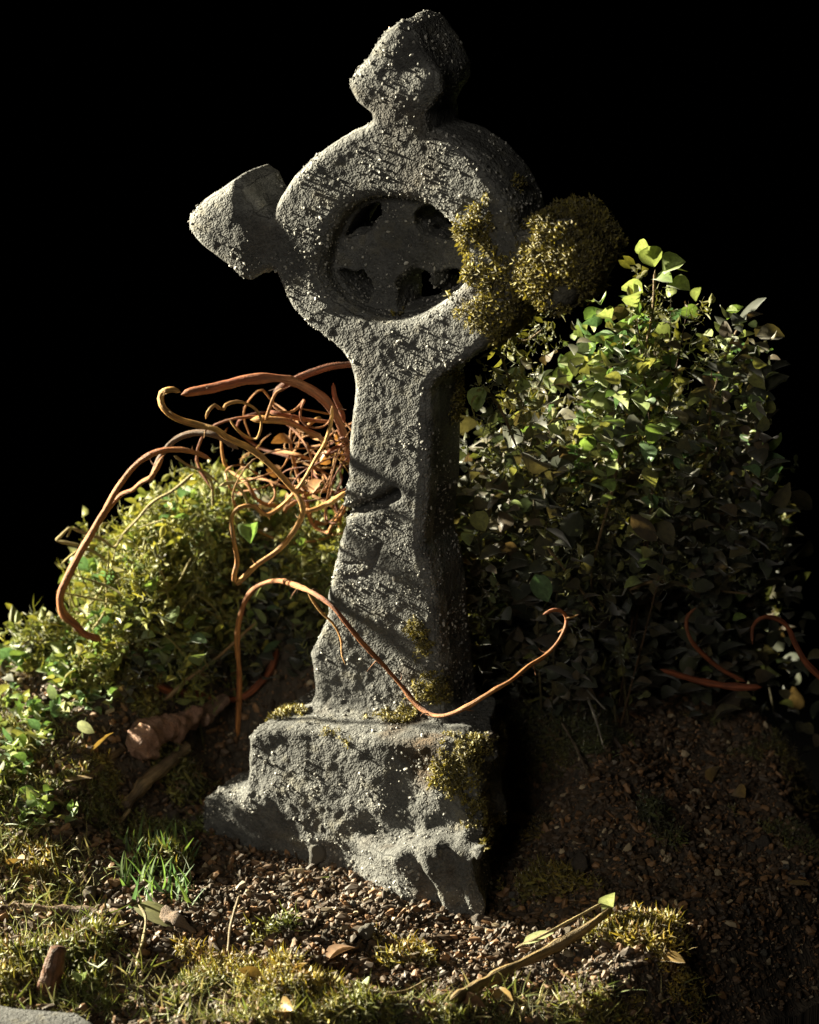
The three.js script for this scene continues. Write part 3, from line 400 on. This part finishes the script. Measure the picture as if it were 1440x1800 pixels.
{ // the herb on the left mound
  const r = rng(502), area = [[150, 975], [235, 915], [290, 870], [330, 820], [390, 795], [440, 840], [500, 868], [600, 860], [640, 880], [610, 1000], [430, 1045], [400, 1150], [340, 1200], [240, 1225], [100, 1200], [20, 1190], [50, 1120], [140, 1060]];
  const stems = [], leaves = [];
  for (let i = 0; i < 190; i++) {
    let px, py, tip, n = 0; do { px = rr(30, 640, r); py = rr(795, 1230, r); tip = at(px, py, rr(-0.095, -0.034, r)); n++; } while (n < 900 && (!inside(area, px, py) || !inPlot(tip.x, tip.z, 0.98) || tip.y - H(tip.x, tip.z) < 0.001 || tip.y - H(tip.x, tip.z) > 0.036));
    const root = V(tip.x + rr(-0.006, 0.006, r), 0, tip.z + rr(-0.006, 0.006, r)); root.y = H(root.x, root.z) - 0.001;
    const pts = [root, root.clone().lerp(tip, 0.6).add(V(rr(-0.003, 0.003, r), 0.002, 0)), tip], c = new THREE.CatmullRomCurve3(pts);
    if (i < 80) stems.push({ pts, r: rr(0.0002, 0.00036, r), c: [0.2, 0.2, 0.06], seg: 8 });
    sprayLeaves(r, leaves, c, Math.round(rr(6, 13, r)), 0.25, rr(0.0020, 0.0046, r), r() < 0.22);
  }
  for (const [pts, z] of [[[[342, 831], [305, 862], [267, 884], [240, 915], [213, 942]], -0.04], [[[98, 951], [147, 962], [187, 987], [209, 1022], [214, 1062]], -0.045], [[[124, 927], [150, 938], [178, 947], [200, 962], [218, 940]], -0.044], [[[214, 1062], [245, 1030], [276, 991], [270, 951]], -0.042], [[[276, 991], [285, 1010], [294, 1031]], -0.041], [[[215, 978], [236, 996], [231, 1020], [215, 1014]], -0.042], [[[345, 824], [370, 845], [374, 893]], -0.04], [[[385, 855], [409, 849], [428, 868], [440, 900]], -0.036], [[[305, 800], [330, 818], [360, 830], [385, 850]], -0.038], [[[160, 1270], [172, 1235], [196, 1200]], -0.035], [[[98, 951], [124, 927], [118, 945]], -0.044]])
    stems.push({ pts: pts.map(([x, y]) => at(x, y, z)), r: 0.0005, c: [0.42, 0.34, 0.13], c2: [0.34, 0.31, 0.12], seg: 20 });
  const lf = (px, py, z, dx, dy, dz, s, c, k, roll = 0) => leaves.push({ m: toM(at(px, py, z), V(dx, dy, dz), roll, s), c, k, w: 9 });
  lf(290, 1080, -0.035, 0.3, 0.2, 0.8, 0.0068, 0, 4, 0.2); lf(440, 955, -0.03, 0.1, 0.9, 0.4, 0.006, 1, 1, 0.2); lf(190, 1030, -0.045, -0.3, 0.8, 0.4, 0.0065, 4, 4, 0.4); lf(330, 1130, -0.03, 0.7, 0.3, 0.5, 0.006, 4, 0, 0.4); lf(245, 1130, -0.035, 0.3, 0.6, 0.5, 0.007, 2, 2, 0.8); lf(350, 1170, -0.028, 0.2, 0.9, 0.5, 0.006, 2, 4, 0.4); lf(100, 1150, -0.06, 0.2, 0.9, 0.5, 0.007, 3, 1, 0.4); lf(60, 1190, -0.06, 0.9, 0.3, 0.5, 0.007, 4, 4, 0.9); lf(450, 1050, -0.03, 0.2, 0.9, 0.3, 0.006, 3, 3, 0.9);
  for (let i = 0; i < 130; i++) { // low shoots at its foot and along the left edge
    const e = r() < 0.68, px = e ? rr(-10, 400, r) : rr(-20, 110, r), py = e ? rr(1100, 1262, r) : rr(1250, 1480, r), p = onGround(px, py); if (!inPlot(p.x, p.z, 0.97)) continue;
    const tip = p.clone().add(V(rr(-0.003, 0.003, r), rr(0.003, 0.009, r), rr(-0.003, 0.003, r))); sprayLeaves(r, leaves, new THREE.CatmullRomCurve3([p, p.clone().lerp(tip, 0.5), tip]), 6, 0.3, rr(0.002, 0.0042, r), r() < 0.2);
  }
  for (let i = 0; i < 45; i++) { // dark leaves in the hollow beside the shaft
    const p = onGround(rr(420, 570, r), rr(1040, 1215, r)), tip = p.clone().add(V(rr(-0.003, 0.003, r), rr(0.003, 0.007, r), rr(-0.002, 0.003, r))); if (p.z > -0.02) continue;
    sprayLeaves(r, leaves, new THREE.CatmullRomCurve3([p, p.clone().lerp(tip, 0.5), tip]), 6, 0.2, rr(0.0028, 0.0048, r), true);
  }
  for (let i = 0; i < 60; i++) { const px = rr(120, 420, r), py = rr(900, 1200, r), p = at(px, py, rr(-0.05, -0.034, r)), L = rr(0.004, 0.011, r), d = rdir(r, 0.5, 1), e = rdir(r, 0, 1); if (Math.abs(p.y - H(p.x, p.z)) > 0.03) continue; stems.push({ pts: [p.clone().addScaledVector(d, -L), p, p.clone().addScaledVector(d, L * 0.6).addScaledVector(e, L * 0.5), p.clone().addScaledVector(d, L * 0.8).addScaledVector(e, L)], r: rr(0.0002, 0.0004, r), c: [0.44, 0.38, 0.12], c2: [0.34, 0.33, 0.10], seg: 10 }); }
  tufts(r, stems.slice(0, 80), 80, 14, 0.0040);
  herb('leafy_herb', 'low bright green herb with wiry pale stems on the left mound', V(-0.05, H(-0.05, -0.05), -0.05), stems, leaves);
}
// ───────────────────────── moss, grass and soil crumbs ─────────────────────────
const blob = (list, px, py) => { let d = 0; for (const [x, y, a, b, k] of list) d = Math.max(d, k * (1.4 - Math.hypot((px - x) / a, (py - y) / b))); return d; };
const MOSS = [[130, 1150, 240, 100, 1], [400, 1040, 230, 130, 1], [260, 1200, 130, 50, 0.9], [60, 1340, 150, 170, 0.9], [50, 1530, 150, 90, 0.9], [200, 1750, 300, 70, 0.9], [560, 1800, 420, 52, 1], [900, 1800, 330, 52, 1], [1150, 1755, 170, 45, 0.9], [1420, 1500, 60, 130, 0.8], [1150, 1230, 300, 130, 0.8], [1330, 1330, 120, 60, 0.5], [900, 1330, 120, 120, 1], [330, 1220, 120, 40, 0.6], [280, 1510, 70, 60, 0.4]];
function sow(seed, count, test) { const r = rng(seed); let n = 0; for (let i = 0; i < count * 30 && n < count; i++) { const a = r() * 6.2832, q = Math.sqrt(r()) * 0.142, x = PC[0] + q * Math.cos(a), z = PC[1] + q * Math.sin(a); if (!inPlot(x, z, 0.985)) continue; const y = H(x, z), p = V(x, y, z), [px, py] = toPx(p); if (px < -120 || px > 1560 || py > 1900) continue; if (test(p, px, py, r)) n++; } }
{
  const mats = [], cols = [];
  sow(601, 34000, (p, px, py, r) => {
    const nn = fbm(p.x * 70, 2, p.z * 70, 3), d = blob(MOSS, px, py); if (r() > sstep(d + 1.0 * nn, 0.45, 1.05)) return false;
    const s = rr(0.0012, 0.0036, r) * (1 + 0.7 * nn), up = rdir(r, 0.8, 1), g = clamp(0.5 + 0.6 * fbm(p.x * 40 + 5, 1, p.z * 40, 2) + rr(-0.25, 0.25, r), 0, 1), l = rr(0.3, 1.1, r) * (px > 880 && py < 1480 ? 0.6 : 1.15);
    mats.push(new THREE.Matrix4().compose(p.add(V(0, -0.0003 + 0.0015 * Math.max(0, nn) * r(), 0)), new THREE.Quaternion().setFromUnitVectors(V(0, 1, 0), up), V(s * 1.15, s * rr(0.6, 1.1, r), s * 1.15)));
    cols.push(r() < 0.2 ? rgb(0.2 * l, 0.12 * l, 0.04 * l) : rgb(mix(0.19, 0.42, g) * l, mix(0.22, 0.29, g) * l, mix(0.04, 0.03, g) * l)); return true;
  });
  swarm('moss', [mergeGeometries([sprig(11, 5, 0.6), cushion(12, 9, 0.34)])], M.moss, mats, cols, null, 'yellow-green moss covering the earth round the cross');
}
{
  const mats = [], cols = [];
  const dense = [[180, 1110, 260, 100, 1], [430, 1030, 200, 140, 0.9], [20, 1400, 110, 220, 0.9], [90, 1560, 160, 110, 0.7], [200, 1760, 260, 70, 0.8], [560, 1790, 380, 50, 1], [1000, 1780, 280, 50, 0.8], [1220, 1730, 90, 60, 0.5], [1100, 1200, 260, 110, 0.3]];
  sow(602, 3600, (p, px, py, r) => {
    const d = blob(dense, px, py), nn = fbm(p.x * 50 + 3, 7, p.z * 50, 2); if (r() > sstep(d + 0.5 * nn, 0.3, 1.0)) return false;
    const s = rr(0.0026, 0.0066, r), g = r(), l = rr(0.6, 1.2, r), d3 = rdir(r, rr(0.1, 0.9, r), 1);
    mats.push(toM(p, d3, r() * 6.3, s, rr(1.0, 1.8, r))); cols.push(g < 0.38 ? rgb(0.36 * l, 0.31 * l, 0.13 * l) : rgb(mix(0.14, 0.3, g) * l, mix(0.24, 0.3, g) * l, 0.06 * l)); return true;
  });
  swarm('grass', [mergeGeometries([BLADES[1], BLADES[0].clone().rotateY(0.9).scale(0.7, 0.7, 0.7), BLADES[2].clone().rotateY(-1.1).scale(0.6, 0.6, 0.8)])], M.moss, mats, cols, null, 'thin green and straw coloured grass blades scattered through the moss');
}
{ // soil crumbs and bark flakes
  const mats = [], cols = [];
  sow(603, 62000, (p, px, py, r) => {
    if (py < 1180 && r() < 0.8) return false;
    const big = Math.pow(r(), 6), s = 0.00026 + 0.0009 * big + 0.00018 * r(), pale = r(), l = rr(0.5, 1.3, r);
    mats.push(new THREE.Matrix4().compose(p.add(V(0, s * rr(0.1, 0.9, r), 0)), new THREE.Quaternion().setFromUnitVectors(V(0, 1, 0), rdir(r, 0.3)), V(s * rr(0.8, 1.9, r), s * rr(0.4, 1, r), s)));
    cols.push(pale < 0.05 ? rgb(0.32 * l, 0.25 * l, 0.16 * l) : pale < 0.3 ? rgb(0.18 * l, 0.095 * l, 0.042 * l) : rgb(0.065 * l, 0.04 * l, 0.022 * l)); return true;
  });
  swarm('soil_crumbs', [grain(21, 0.8)], M.chip, mats, cols, null, 'dark brown crumbs of soil and small bark flakes over the plot');
}
{ // the fresh green tuft left of the plinth
  const r = rng(77), base = onGround(285, 1545), g = thing('grass_tuft', base, 'fresh green tuft of short grass just left of the plinth', 'grass tuft');
  for (let i = 0; i < 130; i++) {
    const p = onGround(rr(215, 338, r), rr(1490, 1600, r)).sub(base), m = mesh('blade', BLADES[i % 3], [GREEN_M[0], GREEN_M[1], GREEN_M[4]][i % 3], g);
    toM(p, rdir(r, 1.5, 0.9), r() * 6.3, rr(0.0045, 0.0085, r), rr(1.6, 2.4, r)).decompose(m.position, m.quaternion, m.scale);
  }
}

// ───────────────────────── litter lying on the earth ─────────────────────────
function stick(name, label, pts, r0, r1, c1, c2, o = {}) { // pixels on the ground
  const lift = o.lift ?? 0.6; return top(name, tube(pts.map(([x, y], i) => onGround(x, y + r0 * lift, (o.up?.[i] ?? 0) + r0 * PXM * lift)), r0 * PXM, r1 * PXM, { color: c1, color2: c2, seed: pts[0][0], sides: o.sides ?? 9, rough: o.rough ?? 0.2, lump: o.lump ?? 0.15, lf: o.lf ?? 330, seg: o.seg ?? 26 }), o.mat ?? M.bark, label, o.cat ?? name, o.group);
}
const PINK = [0.95, 0.62, 0.45], WOODC = [0.20, 0.13, 0.07];
stick('bark_piece', 'lumpy pinkish brown piece of bark lying against the plinth at left', [[240, 1350], [275, 1328], [310, 1316], [345, 1300]], 30, 22, [3.2, 1.9, 1.4], [1.8, 0.95, 0.65], { up: [0.005, 0.006, 0.006, 0.006], mat: M.chunk, rough: 0.16, lump: 0.3, lf: 420, cat: 'bark', seg: 60, sides: 26 });
stick('bark_piece', 'small pinkish end of bark next to the plinth corner', [[350, 1296], [375, 1284], [400, 1272]], 21, 15, [3.2, 2.0, 1.6], [1.6, 1.0, 0.75], { up: [0.005, 0.006, 0.007], mat: M.chunk, rough: 0.16, lump: 0.3, lf: 420, cat: 'bark', seg: 40, sides: 24 });
stick('stick', 'split weathered stick leaning on the bark left of the plinth', [[218, 1432], [250, 1402], [290, 1375], [330, 1345]], 12, 12, [0.30, 0.22, 0.12], [0.12, 0.08, 0.05], { up: [0.001, 0.003, 0.004, 0.005], rough: 0.15, lump: 0.3, seg: 50, sides: 7 });
stick('twig', 'short pale twig end below the split stick', [[199, 1470], [212, 1458], [230, 1438]], 4.5, 4, [0.52, 0.42, 0.24], [0.4, 0.3, 0.16], { up: [0.001, 0.002, 0.002] });
stick('stick', 'flat grey-brown stick at the left edge of the picture', [[-30, 1600], [60, 1600], [140, 1604], [222, 1610]], 11, 8, [0.22, 0.15, 0.10], [0.12, 0.07, 0.05]);
stick('stick', 'dark stick running back from the bark piece at left', [[130, 1400], [190, 1340], [250, 1300], [330, 1272]], 9, 6, [0.10, 0.07, 0.04], [0.2, 0.13, 0.06]);
{ const z = onGround(85, 1752).z, P = [[86, 1760], [92, 1715], [102, 1664]].map(([x, y]) => at(x, y, z)); top('wood_fragment', tube(P, 22 * PXM, 17 * PXM, { color: [0.20, 0.085, 0.04], color2: [0.11, 0.05, 0.028], seed: 5, sides: 9, rough: 0.1, lump: 0.4, seg: 40 }), M.bark, 'upright red-brown splinter of wood near the lower left corner', 'wood fragment'); }
stick('bark_chip', 'pale pointed bark chip below the green tuft', [[285, 1612], [320, 1628], [346, 1645]], 15, 5, [1.7, 1.2, 0.9], [1.2, 0.8, 0.6], { mat: M.chunk, rough: 0.2, lump: 0.6, up: [0.001, 0.001, 0] });
stick('stick', 'long olive brown stick lying across the front right moss', [[790, 1772], [870, 1735], [960, 1690], [1030, 1655], [1078, 1626]], 12, 9, [0.26, 0.18, 0.07], [0.14, 0.10, 0.04], { up: [0.001, 0.002, 0.002, 0.003, 0.004] });
stick('twig', 'thin pale twig running along the top of the long stick', [[905, 1690], [960, 1672], [1010, 1652], [1062, 1628]], 3.5, 3, [0.5, 0.4, 0.2], [0.4, 0.32, 0.14], { up: [0.003, 0.004, 0.005, 0.006] });
stick('twig', 'curved thin stem standing below the bark chip at left', [[244, 1622], [256, 1640], [254, 1668], [240, 1702]], 3, 2.4, [0.46, 0.38, 0.18], [0.36, 0.3, 0.14], { up: [0.004, 0.004, 0.003, 0.001] });
stick('twig', 'thin twig standing in soil in front of the plinth at left', [[422, 1612], [406, 1652], [400, 1690]], 3.2, 2.6, [0.42, 0.34, 0.22], [0.3, 0.22, 0.12], { up: [0.005, 0.003, 0] });
stick('twig', 'grey forked twig lying right of the plinth', [[960, 1275], [1010, 1262], [1040, 1302], [1062, 1345]], 2.4, 2, [0.5, 0.48, 0.42], [0.36, 0.33, 0.28], { up: [0.004, 0.009, 0.008, 0.004] });
stick('twig', 'pale grey twig crossing the forked one right of the plinth', [[930, 1245], [985, 1262], [1065, 1305]], 2.2, 1.8, [0.5, 0.48, 0.42], [0.36, 0.33, 0.28], { up: [0.008, 0.012, 0.008] });
stick('twig', 'dim brown twig leaning right of the forked twig', [[1035, 1375], [1010, 1340], [985, 1312]], 3, 2.4, [0.25, 0.2, 0.14], [0.18, 0.13, 0.09], { up: [0.001, 0.004, 0.006] });
stick('twig', 'slim twig lying in the front moss near the lower edge', [[620, 1752], [700, 1765], [760, 1742]], 3, 2, [0.3, 0.22, 0.1], [0.2, 0.14, 0.07], { up: [0.001, 0.002, 0.003] });
const LIT = [M.leaf(rgb(0.30, 0.30, 0.10), 0.35), M.leaf(rgb(0.36, 0.22, 0.05), 0.35), M.leaf(rgb(0.20, 0.10, 0.045), 0.2), M.leaf(rgb(0.42, 0.46, 0.20), 0.4), M.leaf(rgb(0.26, 0.33, 0.12), 0.4)];
function dead(label, px, py, d, s, mat, k, roll = 0.2, cat = 'leaf', up = 0.0012) { const m = top('fallen_leaf', LEAVES[k], LIT[mat], label, cat); const p = onGround(px, py, up); toM(p, V(...d), roll, s * 0.82).decompose(m.position, m.quaternion, m.scale); return m; }
dead('brown crinkled leaf lying on soil in front of the plinth', 575, 1700, [0.7, 0.4, -0.4], 0.0085, 2, 4, 0.4);
dead('yellow leaf at the bottom edge below the brown leaf', 490, 1790, [0.6, 0.3, 0.5], 0.006, 1, 1, 0.6);
dead('golden yellow leaf in moss left of the brown leaf', 455, 1745, [-0.6, 0.5, -0.4], 0.0068, 1, 4, 0.3);
dead('golden leaf in moss right of the golden yellow leaf', 510, 1728, [0.5, 0.5, -0.2], 0.006, 1, 0, 0.6);
dead('ochre leaf half under the long front stick', 860, 1765, [0.7, 0.3, 0.5], 0.0075, 1, 0, 0.4);
dead('bright yellow-green leaf at the tip of the long front stick', 1075, 1640, [0.2, 1, -0.1], 0.0062, 3, 1, 0.6, 'leaf', 0.004);
dead('pale yellow leaf lying over the middle of the long front stick', 920, 1690, [0.8, 0.5, -0.2], 0.0085, 3, 3, 0.8, 'leaf', 0.004);
dead('tan leaf lying at the left end of the front stick', 800, 1775, [1, 0.1, 0.2], 0.008, 2, 0, 0.2);
dead('light ochre leaf in dim soil near the right edge', 1385, 1568, [0.9, 0.3, 0.2], 0.006, 1, 3, 0.3);
dead('dim ochre leaf lying in the right front moss', 1160, 1705, [0.9, 0.2, 0.3], 0.0068, 1, 0, 0.3);
dead('yellow-brown upright leaf in the dim moss behind the right soil', 1250, 1390, [0.2, 0.9, 0.2], 0.0085, 1, 2, 0.2);
dead('brown leaf right of the upright yellow-brown leaf', 1285, 1405, [0.4, 0.4, 0.8], 0.007, 1, 4, 0.4);
dead('mustard leaf lying just right of the plinth', 890, 1455, [0.7, 0.3, 0.4], 0.0075, 1, 4, 0.4);
dead('round pale green leaf in the lower left moss', 172, 1722, [0.1, 0.6, 0.8], 0.0062, 4, 4, 0.1, 'leaf', 0.003);
dead('smaller pale green leaf left of the round one', 142, 1748, [0.2, 0.8, 0.4], 0.0048, 4, 1, 0.1, 'leaf', 0.002);
dead('long dull green leaf lying under the bark chip', 235, 1608, [1, 0.02, 0.45], 0.017, 0, 3, 0.1);
dead('curved pale yellow leaf blade left of the bark piece', 138, 1312, [0.7, -0.1, 0.8], 0.0062, 3, 3, 0.9, 'leaf', 0.006);
dead('tan leaf blade leaning behind the curved pale blade', 160, 1340, [0.5, 0.8, -0.3], 0.0088, 1, 3, 0.6);
dead('brown leaf lying left of the split stick', 110, 1385, [0.8, 0.25, -0.3], 0.0085, 1, 3, 0.3);
dead('orange-brown leaf at the left edge below the stick', 20, 1535, [0.5, 0.6, 0.3], 0.006, 1, 4, 0.3);
dead('round grey-green leaf in the front moss centre', 632, 1742, [0.3, 0.5, 0.6], 0.005, 4, 4, 0.2);
{ const r = rng(311), dry = M.leaf(rgb(0.34, 0.15, 0.035), 0.4, 0.05); // caught in the roots
  for (let i = 0; i < 11; i++) { const m = top('dried_leaf', LEAVES[i % 5], dry, 'dried orange-brown leaf caught in the root tangle left of the shaft', 'leaf', 'dried leaves caught in the root tangle'); toM(at(rr(470, 600, r), rr(770, 890, r), rr(-0.055, -0.035, r)), rdir(r), r() * 6, rr(0.0035, 0.006, r)).decompose(m.position, m.quaternion, m.scale); } }
// stones
const PEB = [1, 2, 3, 4].map((k) => pebbleGeo(k, 1, 0.8, 0.9));
const pebMat = [[0.95, 0.85, 0.72], [0.75, 0.6, 0.5], [0.8, 0.62, 0.42], [1.1, 1.05, 0.98]].map((c) => { const m = M.chunk.clone(); m.color = rgb(...c.map((x) => x * 1.5)); return m; });
function pebble(label, px, py, s, k, mat, up = 0, group) { const m = top('pebble', PEB[k], pebMat[mat], label, 'pebble', group); const p = onGround(px, py + s * 0.4, s * PXM * 0.5 + up); m.position.copy(p); m.scale.setScalar(s * PXM); m.rotation.set(px, py, s); return m; }
pebble('pale orange pebble on the flat stick at left', 158, 1580, 17, 0, 2, 0.001);
pebble('small tan pebble right of the pale orange one', 182, 1594, 11, 1, 1);
pebble('whitish pebble below the flat stick at left', 150, 1628, 12, 2, 3);
pebble('round brown pebble left of the plinth foot', 303, 1440, 17, 3, 1);
pebble('small brown pebble beside the round one near the tuft', 277, 1455, 12, 0, 1);
pebble('dark pebble touching the plinth left foot', 338, 1450, 15, 1, 1);
pebble('pinkish stone on the dim soil at far right', 1340, 1485, 17, 2, 1);
pebble('second pinkish stone on the dim soil, smaller and left of the first', 1318, 1492, 12, 3, 1);
pebble('reddish flat stone in the soil right of the plinth', 1020, 1522, 20, 1, 1);
pebble('small white stone beside the reddish flat stone', 1055, 1503, 6, 0, 3);
pebble('grey stone in the soil below the plinth centre', 645, 1640, 16, 2, 0);
pebble('pinkish stone at the front right foot of the plinth', 842, 1618, 13, 3, 1);
pebble('glossy white pebble at the bottom centre', 607, 1757, 9, 0, 3);
pebble('tan pebble above the long front stick', 1000, 1640, 10, 1, 2);
pebble('small rusty pebble behind the bark piece at left', 262, 1268, 11, 2, 1);
{ // stone chips leaning on the front of the plinth
  const put = (label, px, py, w, sx, sy, k, m) => { const [u, v] = local(px, py, w), o = top('stone_chip', PEB[k], pebMat[m], label, 'stone chip'); o.position.set(0, v, 0).addScaledVector(U, u).addScaledVector(W, w); o.scale.set(sx * PXM, sy * PXM, sx * PXM); o.rotation.y = -YAW + 0.5; };
  put('pale angular stone chip standing against the front ledge of the plinth', 557, 1500, 0.0178, 17, 29, 1, 3);
  put('small white chip at the plinth ledge left of the angular one', 493, 1506, 0.0175, 6, 17, 0, 3);
  put('grey chip at the left end of the plinth ledge', 454, 1500, 0.0175, 12, 12, 2, 0);
  put('tiny white grain just above the angular chip', 566, 1455, 0.0172, 5, 8, 3, 3);
}
{ // many alike small stones in the soil
  const r = rng(88); let n = 0;
  for (let i = 0; i < 4000 && n < 150; i++) { const px = rr(340, 1420, r), py = rr(1480, 1720, r); if (py < 1560 && px < 880) continue; if (r() < 0.5 && px > 1000) continue; const p = onGround(px, py); if (!inPlot(p.x, p.z, 0.95)) continue; n++; pebble('small stone lying loose in the brown soil around the plinth', px, py, rr(3.5, 8, r), n % 4, Math.floor(r() * 4), 0, 'small loose stones in the soil'); }
}
{ const SLAB = M.stone.clone(); SLAB.color = rgb(1.3, 1.3, 1.35); // slab in the corner
  const g = pebbleGeo(9, 0.036, 0.006, 0.03), m = top('stone_slab', g, SLAB, 'dark grey rough slab in the lower left corner of the picture', 'stone'); const d = at(-95, 1860, 0.118); m.position.copy(d); m.rotation.set(0.1, 0.5, -0.25);
}

renderer.render(scene, camera);
